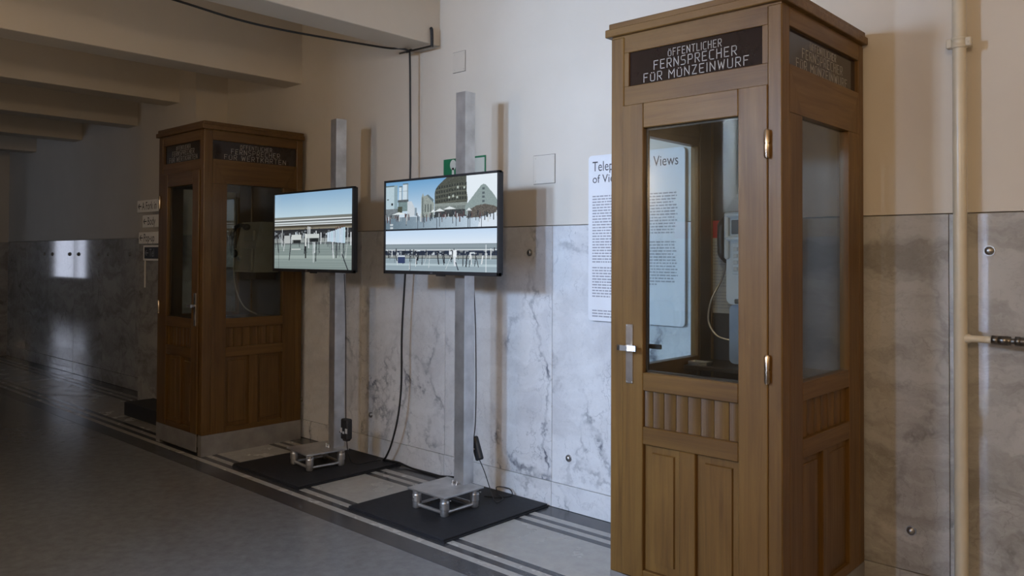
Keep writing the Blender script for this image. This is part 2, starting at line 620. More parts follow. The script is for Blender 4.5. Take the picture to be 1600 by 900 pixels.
# ------------------------------------------------------------------ lettering: stroke letters on a 1-high grid
ST = {
    'O': (.62, [[(.14, 0), (.48, 0), (.62, .14), (.62, .86), (.48, 1), (.14, 1), (0, .86), (0, .14), (.14, 0)]]),
    'F': (.56, [[(0, 0), (0, 1), (.56, 1)], [(0, .54), (.44, .54)]]),
    'E': (.56, [[(.56, 0), (0, 0), (0, 1), (.56, 1)], [(0, .52), (.46, .52)]]),
    'N': (.62, [[(0, 0), (0, 1)], [(0, .98), (.62, .02)], [(.62, 0), (.62, 1)]]),
    'T': (.60, [[(0, 1), (.60, 1)], [(.30, 1), (.30, 0)]]),
    'L': (.50, [[(0, 1), (0, 0), (.50, 0)]]),
    'I': (.0, [[(0, 0), (0, 1)]]),
    'C': (.56, [[(.56, 0), (.13, 0), (0, .13), (0, .87), (.13, 1), (.56, 1)]]),
    'H': (.60, [[(0, 0), (0, 1)], [(.60, 0), (.60, 1)], [(0, .52), (.60, .52)]]),
    'R': (.58, [[(0, 0), (0, 1), (.46, 1), (.58, .88), (.58, .58), (.46, .46), (0, .46)], [(.24, .46), (.58, 0)]]),
    'S': (.58, [[(0, 0), (.46, 0), (.58, .12), (.58, .38), (.46, .52), (.12, .52), (0, .64), (0, .88), (.12, 1), (.56, 1)]]),
    'P': (.58, [[(0, 0), (0, 1), (.46, 1), (.58, .88), (.58, .56), (.46, .44), (0, .44)]]),
    'U': (.60, [[(0, 1), (0, .13), (.13, 0), (.47, 0), (.60, .13), (.60, 1)]]),
    'M': (.74, [[(0, 0), (0, 1)], [(0, .98), (.37, .42)], [(.37, .42), (.74, .98)], [(.74, 1), (.74, 0)]]),
    'Z': (.58, [[(0, 1), (.58, 1), (0, 0), (.58, 0)]]),
    'W': (.80, [[(0, 1), (.18, 0)], [(.18, 0), (.40, .8)], [(.40, .8), (.62, 0)], [(.62, 0), (.80, 1)]]),
    'K': (.60, [[(0, 0), (0, 1)], [(.58, 1), (.04, .46)], [(.18, .58), (.60, 0)]]),
    'A': (.60, [[(0, 0), (0, .86), (.14, 1), (.46, 1), (.60, .86), (.60, 0)], [(0, .40), (.60, .40)]]),
}
DOTS = {'Ö': 'O', 'Ü': 'U'}


def stroke_line(mb, text, cx, z0, h, width, put, t=.09):
    """letters of height h, stretched to width, centred on cx; put(u, z, d) gives the point"""
    gap, x, items = .40, 0, []
    for ch in text:
        if ch == ' ':
            x += .62
            continue
        wd, st = ST[DOTS.get(ch, ch)]
        if ch in DOTS:
            st = [[(a, b * .80) for a, b in p] for p in st] + [[(.12, .98), (.20, .98)], [(.42, .98), (.50, .98)]]
        items.append((x, st))
        x += wd + gap
    total = x - gap
    k = width / total
    hw = t * h / 2

    def seg(a, b):
        (ax, az), (bx, bz) = a, b
        dx, dz = bx - ax, bz - az
        L = math.hypot(dx, dz) or 1
        dx, dz = dx / L, dz / L
        ax, az, bx, bz = ax - dx * hw * .9, az - dz * hw * .9, bx + dx * hw * .9, bz + dz * hw * .9
        q = [(ax + dz * hw, az - dx * hw), (bx + dz * hw, bz - dx * hw), (bx - dz * hw, bz + dx * hw), (ax - dz * hw, az + dx * hw)]
        v = [put(p[0], p[1], 0) for p in q] + [put(p[0], p[1], 1) for p in q]
        mb.add(v, [(0, 1, 2, 3), (7, 6, 5, 4), (0, 4, 5, 1), (1, 5, 6, 2), (2, 6, 7, 3), (3, 7, 4, 0)])
    for x, st in items:
        for pl in st:
            for a, b in zip(pl[:-1], pl[1:]):
                seg((cx - width / 2 + (x + a[0]) * k, z0 + a[1] * h), (cx - width / 2 + (x + b[0]) * k, z0 + b[1] * h))


# ------------------------------------------------------------------ telephone booths
BW, BD, BH = .770, .850, 2.447


def make_booth(loc, label, third, mirror, woods):
    WZ, WX, WY = woods
    t = thing('telephone_booth', label, 'phone booth', loc)
    W = BW

    def X(a):
        return W - a if mirror else a

    def bx(x0, x1, y0, y1, z0, z1, c=.003):
        a, b = sorted((X(x0), X(x1)))
        return MB().box(a, b, y0, y1, z0, z1, c)
    # plinth
    pl = MB()
    pl.box(0, .066, 0, .07, 0, .156).box(W - .056, W, 0, .07, 0, .156)
    pl.box(0, .03, .07, BD, 0, .156).box(W - .03, W, .07, BD, 0, .156).box(.03, W - .03, BD - .03, BD, 0, .156)
    pl.box(.03, W - .03, .03, BD - .03, .05, .13)
    pl.build('plinth', PLINTH, t)
    # posts, back
    for x0, x1, y0, y1 in ((0, .066, 0, .069), (W - .056, W, 0, .069), (0, .05, BD - .056, BD), (W - .05, W, BD - .056, BD)):
        MB().box(x0, x1, y0, y1, .156, BH, .004).build('corner_post', WZ, t)
    MB().box(.05, W - .05, BD - .03, BD, .156, BH).build('back_panel', WD, t)
    MB().box(.03, W - .03, .03, BD - .03, .131, .150).build('floor_board', WD, t)
    # front head: top rail, sign, header
    xa, xb = .089, .691
    MB().box(.066, W - .056, .004, .045, 2.377, BH, .002).build('top_rail', WX, t)
    MB().box(.066, W - .056, .004, .045, 2.150, 2.232, .002).build('header_rail', WX, t)
    MB().box(.066, xa, .004, .045, 2.232, 2.377, .001).build('sign_stile', WZ, t)
    MB().box(xb, W - .056, .004, .045, 2.232, 2.377, .001).build('sign_stile', WZ, t)
    sg = MB().box(xa - .004, xb + .004, .014, .024, 2.228, 2.381).build('sign_panel', SIGNGLASS, t)
    lt = MB()

    def putf(u, z, d):
        return (u, .0141 - .0009 * d, z)
    stroke_line(lt, 'ÖFFENTLICHER', .397, 2.332, .029, .240, putf)
    stroke_line(lt, 'FERNSPRECHER', .395, 2.287, .036, .372, putf)
    stroke_line(lt, third, .395, 2.241, .035, .472, putf)
    lt.build('lettering', LETTER, sg)
    # door (proud by a few millimetres)
    dr = bx(.064, .168, -.007, .036, .160, 2.150, .003).build('door', WZ, t)     # lock stile carries the rest
    bx(.598, .716, -.007, .036, .160, 2.150, .003).build('door_stile', WZ, dr)
    for z0, z1, nm in ((2.045, 2.150, 'door_rail'), (.945, 1.020, 'door_rail'), (.722, .795, 'door_rail'), (.160, .200, 'door_rail')):
        bx(.1685, .5975, -.0065, .034, z0, z1, .003).build(nm, WX, dr)
    bx(.341, .413, -.0062, .032, .200, .7215, .003).build('door_muntin', WZ, dr)
    # fluted slats
    edges = [.1685, .209, .2625, .318, .373, .431, .489, .553, .5975]
    for a, b in zip(edges[:-1], edges[1:]):
        pts, n = [], 6
        for i in range(n + 1):
            u = i / n
            pts.append((X(a + .0012 + (b - a - .0024) * u), .010 + .0035 * math.sin(math.pi * u)))
        pts += [(X(b - .0012), .028), (X(a + .0012), .028)]
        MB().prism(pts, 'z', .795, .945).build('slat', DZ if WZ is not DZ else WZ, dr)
    # two raised panels
    for a, b in ((.1685, .341), (.413, .5975)):
        p_ = MB().box(*sorted((X(a), X(b))), .015, .024, .200, .722)
        ia, ib = sorted((X(a + .036), X(b - .030)))
        c = .010
        z0, z1 = .235, .690
        v = [(ia, .015, z0), (ib, .015, z0), (ib, .015, z1), (ia, .015, z1),
             (ia + c * .3, .006, z0 + c * .3), (ib - c * .3, .006, z0 + c * .3), (ib - c * .3, .006, z1 - c * .3), (ia + c * .3, .006, z1 - c * .3)]
        p_.add(v, [(4, 5, 6, 7), (0, 1, 5, 4), (1, 2, 6, 5), (2, 3, 7, 6), (3, 0, 4, 7)])
        p_.build('raised_panel', WZ, dr)
    bx(.164, .602, .012, .017, 1.016, 2.049, 0).build('door_pane', GLASS, dr)
    # glazing beads round the pane
    gb = MB()
    for x0, x1, z0, z1 in ((.168, .178, 1.02, 2.045), (.588, .598, 1.02, 2.045), (.168, .598, 1.02, 1.028), (.168, .598, 2.037, 2.045)):
        a, b = sorted((X(x0), X(x1)))
        gb.box(a, b, .018, .030, z0, z1)
    gb.build('glazing_bead', WD, dr)
    bx(.066, .716, -.009, -.001, .028, .158, .002).build('kick_plate', PLINTH, dr)
    # lock plate, levers, hinges
    pt = bx(.086, .122, -.0115, -.007, .969, 1.218, .0015)
    for px_ in (.091, .117):
        for pz_ in (.976, 1.211):
            pt.ball((X(px_), -.0115, pz_), .0035, 1, .5, 1, 8, 4)
    pt.box(X(.104) - .003, X(.104) + .003, -.0130, -.0110, 1.02, 1.055)
    pt.build('lock_plate', STEEL, dr)
    lv = MB()
    lv.tube([(X(.104), -.010, 1.122), (X(.104), -.050, 1.122)], .010, 12)
    sgn = -1 if mirror else 1
    prof = [(X(.074), -.058), (X(.090), -.062), (X(.125), -.060), (X(.160), -.050), (X(.160), -.040), (X(.125), -.048), (X(.090), -.050), (X(.074), -.046)]
    lv.prism(prof if not mirror else prof[::-1], 'z', 1.111, 1.133)
    lv.build('door_lever', CHROME, dr)
    li = MB()
    li.tube([(X(.104), .030, 1.122), (X(.104), .080, 1.122)], .010, 12)
    li.box(*sorted((X(.095), X(.205))), .074, .086, 1.112, 1.132, .003)
    li.build('inner_lever', DARKST, dr)
    for z0 in (1.872, 1.033):
        h = MB()
        zc = z0 + .054
        xh = X(.7175)
        h.tube([(xh, -.013, z0), (xh, -.013, z0 + .008), (xh, -.013, zc - .002)], [.0085, .0115, .0115], 14)
        h.tube([(xh, -.013, zc + .002), (xh, -.013, z0 + .100), (xh, -.013, z0 + .108)], [.0115, .0115, .0075], 14)
        h.tube([(xh, -.013, zc - .003), (xh, -.013, zc + .003)], .0085, 10)
        h.build('hinge', BRASS, t)
    # side walls
    for side in (0, 1):
        def Y(x0, x1, y0, y1, z0, z1, c=.002):
            a, b = (x0, x1) if side else (-x1, -x0)
            off = W if side else 0
            return MB().box(off + a, off + b, y0, y1, z0, z1, c)
        # x measured outward from the face (0 = outer face, negative = inside)
        o0, o1 = -.042, -.0004
        yl, yr = .069, BD - .056
        Y(o0, o1, yl, .186, .156, 2.050).build('side_stile', WZ, t)
        Y(o0, o1, .674, yr, .156, 2.050).build('side_stile', WZ, t)
        Y(o0, o1, yl, yr, 2.377, BH).build('side_rail', WY, t)
        # header under the sign, mitred into the stiles
        base = W if side else 0
        xo = (base + o0, base + o1) if side else (-o1, -o0)
        MB().prism([(yl, 2.232), (.1865, 2.0505), (.6735, 2.0505), (yr, 2.232)], 'x', xo[0], xo[1]).build('side_header', WY, t)
        MB().prism([(yl, 2.0505), (.1862, 2.0505), (yl, 2.230)], 'x', xo[0], xo[1]).build('header_cheek', WZ, t)
        MB().prism([(yr, 2.0505), (yr, 2.230), (.6738, 2.0505)], 'x', xo[0], xo[1]).build('header_cheek', WZ, t)
        Y(-.028, -.018, yl - .004, yr + .004, 2.228, 2.381, 0).build('side_sign_panel', SIGNGLASS, t)
        for z0, z1 in ((.950, 1.021), (.728, .802), (.156, .196)):
            Y(o0, o1, .1865, .6735, z0, z1).build('side_rail', WY, t)
        Y(o0, o1, .384, .456, .196, .7275).build('side_muntin', WZ, t)
        for y0, y1 in ((.1865, .384), (.456, .6735)):
            p_ = Y(-.030, -.018, y0, y1, .196, .728, 0)
            q = Y(-.0185, -.012, y0 + .026, y1 - .026, .226, .698, .003)
            p_.add(q.v, q.f)
            p_.build('side_panel', WZ, t)
        n = 7
        for i in range(n):
            a = .1865 + (.6735 - .1865) * i / n
            b = .1865 + (.6735 - .1865) * (i + 1) / n
            pts, k = [], 6
            for j in range(k + 1):
                u = j / k
                xx = -.016 - .006 * math.sin(math.pi * u)
                pts.append(((W + xx) if side else -xx, a + .0014 + (b - a - .0028) * u))
            xx = (W - .036) if side else .036
            pts += [(xx, b - .0014), (xx, a + .0014)]
            MB().prism(pts, 'z', .802, .950).build('side_slat', WZ, t)
        Y(-.026, -.021, .180, .680, 1.016, 2.054, 0).build('side_pane', GLASS, t)
        if side:
            ls = MB()
            sp = [o for o in t.children if o.name.startswith('side_sign_panel')][-1]

            def puts(u, z, d):
                return (W - .0181 + .0009 * d, u, z)
            stroke_line(ls, 'ÖFFENTLICHER', .437, 2.332, .029, .272, puts)
            stroke_line(ls, 'FERNSPRECHER', .435, 2.287, .036, .418, puts)
            stroke_line(ls, third, .435, 2.241, .035, .530, puts)
            ls.build('side_lettering', LETTER, sp)
        else:
            sp = [o for o in t.children if o.name.startswith('side_sign_panel')][-1]
            ls = MB()

            def putl(u, z, d):
                return (.0181 - .0009 * d, BD - u, z)
            stroke_line(ls, 'ÖFFENTLICHER', .437, 2.332, .029, .272, putl)
            stroke_line(ls, 'FERNSPRECHER', .435, 2.287, .036, .418, putl)
            stroke_line(ls, third, .435, 2.241, .035, .530, putl)
            ls.build('side_lettering', LETTER, sp)
    # shelf and dark board inside
    for xa_, xb_ in ((.0425, .047), (W - .047, W - .0425)):
        MB().box(xa_, xb_, .690, BD - .057, .16, 2.42).build('inner_dark_panel', WD, t)  # thin dark panels over the rear inner side faces
    MB().box(.045, W - .045, .53, BD - .031, .972, .992, .003).build('shelf', WD, t)
    MB().box(.052, W - .052, BD - .040, BD - .031, .993, 1.60).build('backboard', BLACK, t)
    MB().box(.052, W - .052, BD - .040, BD - .031, 1.601, 2.16).build('upper_backboard', WD, t)
    # roof
    r = MB()
    r.box(-.020, W + .020, -.020, BD + .004, BH + .006, BH + .040, .003)
    r.box(-.008, W + .008, -.008, BD + .004, BH + .040, BH + .066, .003)
    r.box(.004, W - .004, .004, BD - .004, BH - .002, BH + .007)
    r.build('roof', WX, t)
    return t


B1 = (-2.034, -.888, 0)
B2 = (-6.515, -.890, 0)
make_booth(B1, 'tall oak phone booth for coins, large and near, standing beside the cream pipe', 'FÜR MÜNZEINWURF', False, (WZ, WX, WY))
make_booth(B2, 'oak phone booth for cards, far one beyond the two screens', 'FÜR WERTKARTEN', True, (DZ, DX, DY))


def rounded_rect(x0, x1, z0, z1, r, n=5):
    pts = []
    for cx, cz, a0 in ((x1 - r, z0 + r, -90), (x1 - r, z1 - r, 0), (x0 + r, z1 - r, 90), (x0 + r, z0 + r, 180)):
        for i in range(n + 1):
            a = math.radians(a0 + 90 * i / n)
            pts.append((cx + r * math.cos(a), cz + r * math.sin(a)))
    return pts


# pay phone in the near booth
def phone_near():
    t = thing('payphone', 'grey keypad payphone with armoured cord inside the near coin booth', 'telephone', (-1.682, -.0800, .994))
    yb = 0
    MB().prism(rounded_rect(-.135, .135, .006, .285, .025), 'y', yb - .15, yb - .01).build('coin_vault', BLUEPH, t)
    bd = MB().prism(rounded_rect(-.132, .132, .288, .722, .03), 'y', yb - .185, yb - .005).build('body', GREYPH, t)
    # raised rim round the display and the keypad
    rm = MB()
    rm.box(-.132, -.112, yb - .215, yb - .18, .50, .715, .008).box(.112, .132, yb - .215, yb - .18, .50, .715, .008)
    rm.box(-.132, .132, yb - .215, yb - .18, .695, .720, .008).box(-.132, .132, yb - .215, yb - .18, .585, .608, .008)
    rm.build('face_frame', GREYPH, t)
    MB().box(-.104, .090, yb - .193, yb - .184, .618, .684, .003).build('display', LCD, t)
    kp = MB().box(-.100, .090, yb - .192, yb - .184, .430, .575, .003).build('keypad', GREYPH, t)
    for r in range(4):
        for c in range(5):
            MB().box(-.090 + c * .034, -.090 + c * .034 + .021, yb - .200, yb - .191, .445 + r * .031, .445 + r * .031 + .018, .002).build('key', KEYC, kp)
    hs = MB()
    hs.tube(smooth_path([(-.143, yb - .16, .69), (-.155, yb - .185, .66), (-.158, yb - .19, .60), (-.155, yb - .185, .53), (-.143, yb - .16, .50)], 6),
            [.016] * 3 + [.020] * 5 + [.017] * 9 + [.020] * 5 + [.016] * 3, 10)
    hs.ball((-.142, yb - .16, .685), .028, .8, 1, .9)
    hs.ball((-.142, yb - .16, .505), .028, .8, 1, .9)
    hs.build('handset', BLACK, t)
    MB().box(-.150, -.130, yb - .18, yb - .10, .56, .64, .004).build('cradle', GREYPH, t)
    MB().tube(smooth_path([(-.148, yb - .15, .48), (-.185, yb - .13, .40), (-.235, yb - .14, .30), (-.250, yb - .14, .20), (-.215, yb - .13, .135),
                           (-.17, yb - .11, .115), (-.128, yb - .09, .112)], 8), .0045, 8).build('armoured_cord', STEEL, t)
    MB().box(-.09, .09, yb - .19, yb - .15, .292, .315, .004).build('coin_return', DARKST, t)


phone_near()

t = thing('notice_sheet', 'paper notice with a red heading pinned behind the grey payphone', 'notice', (-1.91, -.0790, 1.225))
MB().box(-.095, .14, -.0025, 0, 0, .375).build('sheet', PAPER, t)
MB().box(-.095, .14, -.0028, -.0022, .375, .462).build('red_heading', RED, t)
gl_ = MB()
for i in range(22):
    z = .350 - i * .0155
    if i in (8, 15):
        continue
    x = -.085
    while x < .125:
        L = RND.uniform(.008, .03)
        gl_.box(x, min(x + L, .128), -.0031, -.0024, z, z + .004)
        x += L + .004
gl_.build('small_print', GREYINK, t)['kind'] = 'stuff'

t = thing('ashtray', 'small flat metal tray lying on the shelf of the near booth', 'tray', (-1.93, -.30, .9925))
MB().box(-.05, .05, -.03, .03, 0, .004, .001).box(-.05, .05, -.03, -.026, 0, .014).box(-.05, .05, .026, .03, 0, .014).build('dish', STEEL, t)
MB().box(-.05, -.046, -.026, .026, .002, .014).box(.046, .05, -.026, .026, .002, .014).build('rim', STEEL, t)


def phone_far():
    t = thing('payphone', 'beige box payphone with black handset inside the far card booth', 'telephone', (-6.19, -.080, 1.365))
    # wedge body, deeper at the bottom
    MB().prism([(-.235, 0), (-.005, 0), (-.005, .42), (-.170, .42), (-.215, .22)], 'x', -.155, .155).build('body', BEIGE, t)
    lo = MB().box(-.145, .145, -.247, -.230, .015, .200, .005).build('front_plate', BEIGE, t)
    b_ = MB()
    b_.tube([(-.04, -.245, .115), (-.04, -.262, .115)], .022, 12)
    b_.tube([(-.04, -.262, .115), (-.04, -.270, .115)], .012, 10)
    b_.build('coin_knob', CHROME, lo)
    MB().box(-.03, .12, -.222, -.198, .26, .345, .003).build('dial_plate', BEIGE, t)
    hs = MB()
    hs.tube(smooth_path([(-.02, -.215, .385), (-.075, -.235, .392), (-.130, -.255, .36), (-.155, -.262, .30), (-.155, -.268, .22), (-.125, -.27, .165)], 6),
            [.017] * 31, 10)
    hs.ball((-.015, -.205, .378), .032, 1.1, 1, .9)
    hs.ball((-.110, -.262, .155), .034, 1, .9, 1)
    hs.build('handset', BLACK, t)
    MB().tube(smooth_path([(-.110, -.262, .13), (-.14, -.25, 0), (-.145, -.22, -.16), (-.12, -.16, -.30), (-.02, -.1, -.36)], 6), .006, 8).build('cord', BEIGE, t)
    MB().box(-.13, .13, -.20, -.01, -.06, -.004, .004).build('bracket', WD, t)


phone_far()

# ------------------------------------------------------------------ pictures on the two screens


def lin(c):
    c = np.clip(np.asarray(c, float), 0, 255) / 255
    return np.where(c <= .04045, c / 12.92, ((c + .055) / 1.055) ** 2.4)


def inside(U, V, pts):
    r = np.zeros(U.shape, bool)
    n = len(pts)
    for i in range(n):
        (x1, y1), (x2, y2) = pts[i], pts[(i + 1) % n]
        c = ((y1 > V) != (y2 > V)) & (U < (x2 - x1) * (V - y1) / (y2 - y1 + 1e-12) + x1)
        r ^= c
    return r


def grad(v, a, b):
    return np.asarray(a, float)[None, None, :] * (1 - v[..., None]) + np.asarray(b, float)[None, None, :] * v[..., None]


def street(U, V, rng, sky0, sky1, hor, dark, cool):
    """slit-scan street: level bands with thin standing streaks. V runs down, 0..1; hor = where the sky ends"""
    H, Wd = U.shape
    im = grad(np.clip(V / hor, 0, 1), sky0, sky1)
    row = rng.normal(0, 1, H)[:, None]
    band = V >= hor

    def put(m, c, n=0):
        im[m] = (np.asarray(c, float)[None, None, :] + n * row[..., None] * np.ones((H, Wd, 3)))[m]
    e1 = hor + .5 * (dark[0] - hor)
    put(band, (150, 158, 156), 10)
    if not cool:
        put((V > hor) & (V < hor + .035), (118, 122, 116), 5)
        for z0, z1, c in ((.035, .05, (225, 230, 232)), (.05, .065, (95, 100, 100)), (.065, .085, (212, 220, 222)), (.085, .098, (95, 98, 95)),
                          (.098, .112, (215, 222, 225)), (.112, .14, (72, 68, 58)), (.14, .165, (135, 130, 115))):
            put((V > hor + z0) & (V < hor + z1), c, 4)
        put((V > hor + .165) & (V < dark[1]), (44, 46, 50), 8)
    else:
        put((V > hor) & (V < dark[0]), (138, 152, 160), 12)
        put((V > dark[0] - .018) & (V < dark[0]), (225, 232, 236), 4)
        put((V > dark[0]) & (V < dark[1]), (46, 56, 74), 9)
    # vehicles: pale boxes and specks in the dark band
    for _ in range(70 if cool else 42):
        x0, wd = rng.uniform(0, 1), rng.uniform(.004, .03)
        z0 = rng.uniform(dark[0], dark[1] - .02)
        hh = rng.uniform(.012, .05)
        g = rng.uniform(95, 225)
        put((U > x0) & (U < x0 + wd) & (V > z0) & (V < z0 + hh), (g * .95, g, g * 1.04))
    put((V > dark[1]) & (V < dark[1] + .035), (150, 156, 156), 8)
    put((V > dark[1] + .05) & (V < dark[1] + .075), (98, 106, 108), 5)
    road = V > dark[1] + .075
    put(road, (134, 148, 146) if not cool else (150, 168, 178), 7)
    put(road & (V > .82) & (V < .87), (156, 170, 166) if not cool else (176, 194, 202), 6)
    # standing streaks
    for _ in range(46):
        x0 = rng.uniform(0, 1)
        wd = rng.choice([.0016, .003, .005])
        z0 = rng.uniform(dark[0] - .06, dark[1])
        z1 = z0 + rng.uniform(.08, .38)
        lean = rng.normal(0, .02)
        c = (38, 42, 50) if rng.random() < .6 else (222, 228, 232)
        put(abs(U - x0 - lean * np.clip((V - dark[1]) * 3, 0, 1)) < wd * (V > z0) * (V < z1), c)
    return im, put


def picture_left():
    W_, H_ = 360, 204
    U, V = np.meshgrid((np.arange(W_) + .5) / W_, (np.arange(H_) + .5) / H_)
    rng = np.random.default_rng(5)
    im, put = street(U, V, rng, (138, 176, 208), (192, 216, 228), .315, (.50, .60), False)
    put((U > .06) & (U < .065) & (V > .5), (22, 26, 28))
    for a, b, z0, z1, c in ((.14, .22, .56, .66, (185, 190, 190)), (.24, .37, .55, .62, (205, 210, 208)), (.26, .36, .62, .66, (40, 44, 46)),
                            (.42, .60, .545, .60, (200, 206, 205)), (.48, .59, .60, .645, (34, 38, 40)), (.24, .36, .735, .745, (225, 228, 226)),
                            (.42, .435, .54, .70, (225, 230, 228)), (.42, .436, .70, .86, (35, 40, 42))):
        put((U > a) & (U < b) & (V > z0) & (V < z1), c)
    # the smeared figure in pale blue
    for k in range(9):
        x = .70 + k * .024
        top = .53 - .06 * (k / 8)
        put((U > x) & (U < x + .021) & (V > top) & (V < .645 + .003 * k), (205 - 5 * (k % 3), 222 - 4 * (k % 2), 236))
        put((U > x + .006) & (U < x + .010) & (V > .645 + .003 * k) & (V < .71 + .022 * k), (60, 62, 74))
        if k > 3:
            put((U > x) & (U < x + .018) & (V > top - .03) & (V < top), (98, 80, 70))
    put(abs(U - .885 - (V - .82) * .35) < .006 * (V > .80), (42, 46, 52))
    return im


def picture_right():
    W_, H_ = 400, 226
    U, V = np.meshgrid((np.arange(W_) + .5) / W_, (np.arange(H_) + .5) / H_)
    rng = np.random.default_rng(9)
    im = np.zeros((H_, W_, 3))
    sp = .545
    # ---- lower half
    v2 = np.clip((V - sp) / (1 - sp), 0, 1)
    low, _ = street(U, v2, rng, (196, 220, 246), (226, 239, 252), .345, (.50, .625), True)
    m = v2 > 0
    im[m] = low[m]

    def pl(mask, c):
        im[m & mask] = c
    pl((U > .125) & (U < .195) & (v2 > .66) & (v2 < .82), (52, 66, 104))
    pl((U > .125) & (U < .195) & (v2 > .62) & (v2 < .66), (205, 215, 225))
    pl((U > .635) & (U < .665) & (v2 > .50) & (v2 < .66), (235, 242, 248))
    pl((U > .60) & (U < .625) & (v2 > .52) & (v2 < .60), (228, 236, 244))
    pl(abs(U - .645 - (v2 - .62) * .03) < .010 * (v2 > .64) * (v2 < .86), (218, 226, 234))
    pl(abs(U - .66 - (v2 - .8) * .12) < .004 * (v2 > .78) * (v2 < .96), (34, 40, 56))
    pl((U > .905) & (U < .911) & (v2 > .38), (230, 238, 244))
    pl(abs(U - .245) < .002 * (v2 > .5), (36, 44, 60))
    # ---- upper half: the square
    v1 = np.clip(V / sp, 0, 1)
    top = V < sp
    noise_ = rng.normal(0, 1, (H_, W_, 1))
    skyc = grad(np.clip(v1 / .75, 0, 1), (112, 164, 208), (214, 228, 240))
    wr = np.clip((U - .55) / .2, 0, 1)[..., None]
    skyc = skyc * (1 - wr) + np.array([232, 242, 250.]) * wr
    im[top] = skyc[top]

    def pt(mask, c, n=0):
        im[top & mask] = (np.asarray(c, float) + n * noise_ * np.ones(3))[top & mask]
    # plaza
    ground = v1 > .74
    gcol = grad(np.clip((U - .1) / .8, 0, 1), (112, 132, 146), (204, 222, 238))
    im[top & ground] = (gcol + 5 * noise_)[top & ground]
    # pale round house, two drums
    pt((U < .118) & (v1 > .07) & (v1 < .56), (184, 206, 216), 5)
    pt((U < .118) & (v1 > .07) & (v1 < .10), (96, 112, 116))
    pt((U > .085) & (U < .118) & (v1 > .07) & (v1 < .56), (142, 166, 176), 5)
    pt((U > .055) & (U < .072) & (v1 > .44) & (v1 < .49), (34, 40, 46))
    pt((U > .012) & (U < .03) & (v1 > .35) & (v1 < .37), (90, 100, 106))
    pt((U < .135) & (v1 > .56) & (v1 < .76), (112, 122, 128), 26)
    for a, b, z0 in ((.132, .166, .10), (.170, .222, .05)):
        pt((U > a) & (U < b) & (v1 > z0) & (v1 < .38), (206, 222, 232), 4)
        pt((U > b - .012) & (U < b) & (v1 > z0) & (v1 < .38), (150, 168, 180))
        pt((U > a) & (U < b) & (v1 > z0) & (v1 < z0 + .022), (104, 122, 130))
        pt((U > a) & (U < b) & (v1 > .20) & (v1 < .212), (128, 148, 158))
    pt((U > .120) & (U < .225) & (v1 > .38) & (v1 < .43), (88, 96, 100), 14)
    pt((U > .125) & (U < .215) & (v1 > .43) & (v1 < .62), (120, 142, 144), 12)
    pt((U > .12) & (U < .165) & (v1 > .52) & (v1 < .64), (72, 78, 66), 14)
    pt(inside(U, v1, [(.215, .42), (.255, .42), (.30, .62), (.32, .70), (.215, .74)]), (202, 212, 220), 6)
    pt((U > .285) & (U < .305) & (v1 > .56) & (v1 < .72), (138, 156, 170), 8)
    # church
    pt(inside(U, v1, [(.348, .36), (.362, .27), (.372, .34), (.40, .32), (.452, .44), (.465, .48), (.465, .76), (.348, .76)]), (150, 160, 156), 14)
    pt(inside(U, v1, [(.395, .32), (.41, .31), (.462, .42), (.455, .47)]), (104, 122, 128), 8)
    pt((U > .356) & (U < .364) & (v1 > .36) & (v1 < .74), (98, 108, 106))
    for a in (.38, .405, .43):
        pt((U > a) & (U < a + .010) & (v1 > .50) & (v1 < .66), (88, 98, 98))
    # the tall dark round-cornered building
    body = inside(U, v1, [(.470, .30), (.478, .22), (.50, .15), (.55, .05), (.58, .0), (.745, .0), (.748, .30), (.755, .42), (.748, .77), (.470, .77)])
    pt(body, (78, 82, 74), 13)
    for z in (.13, .22, .31, .40):
        for a in np.arange(.485, .735, .0225):
            zz = z + .05 * (1 - np.clip((a - .47) / .2, 0, 1))
            pt(body & (U > a) & (U < a + .010) & (v1 > zz) & (v1 < zz + .045), (42, 48, 48))
        pt(body & (abs(v1 - z - .065 - .05 * (1 - np.clip((U - .47) / .2, 0, 1))) < .006), (104, 108, 98))
    for a, z in ((.665, .19), (.59, .37), (.625, .35), (.66, .38), (.72, .20)):
        pt((U > a) & (U < a + .014) & (v1 > z) & (v1 < z + .045), (182, 192, 184))
    pt(body & (v1 > .50) & (v1 < .56), (140, 150, 146), 10)
    pt(body & (v1 > .56) & (v1 < .63), (120, 130, 128), 20)
    pt(body & (v1 > .63) & (v1 < .77), (62, 66, 68), 20)
    # steep glass gable
    gab = inside(U, v1, [(.735, .58), (.765, .50), (.865, .21), (.885, .185), (.905, .205), (.97, .40), (1.0, .52), (1.0, .75), (.735, .75)])
    pt(gab, (142, 158, 158), 6)
    for k in range(5):
        pt((U > .876) & (U < .896) & (v1 > .25 + .08 * k) & (v1 < .29 + .08 * k), (86, 98, 104))
    pt(inside(U, v1, [(.765, .66), (.83, .58), (.90, .56), (.97, .60), (1.0, .64), (1.0, .72), (.86, .80), (.745, .80)]), (94, 90, 84), 18)
    pt(inside(U, v1, [(.86, .83), (1.0, .71), (1.0, .98), (.84, .98)]), (220, 232, 244), 3)
    # parasols and people
    for a, b, z in ((.055, .21, .655), (.435, .48, .635), (.47, .56, .625), (.545, .66, .595), (.745, .79, .64)):
        c_ = (a + b) / 2
        pt(inside(U, v1, [(a, z + .03), (c_, z - .025), (b, z + .03)]), (226, 234, 236))
    for _ in range(90):
        x0 = rng.uniform(0, 1)
        z0 = rng.uniform(.66, .74)
        z1 = z0 + rng.uniform(.04, .16)
        c = [(40, 46, 54), (206, 214, 218), (96, 72, 74), (58, 64, 70)][rng.integers(0, 4)]
        pt((abs(U - x0) < rng.uniform(.0014, .005)) & (v1 > z0) & (v1 < z1), c)
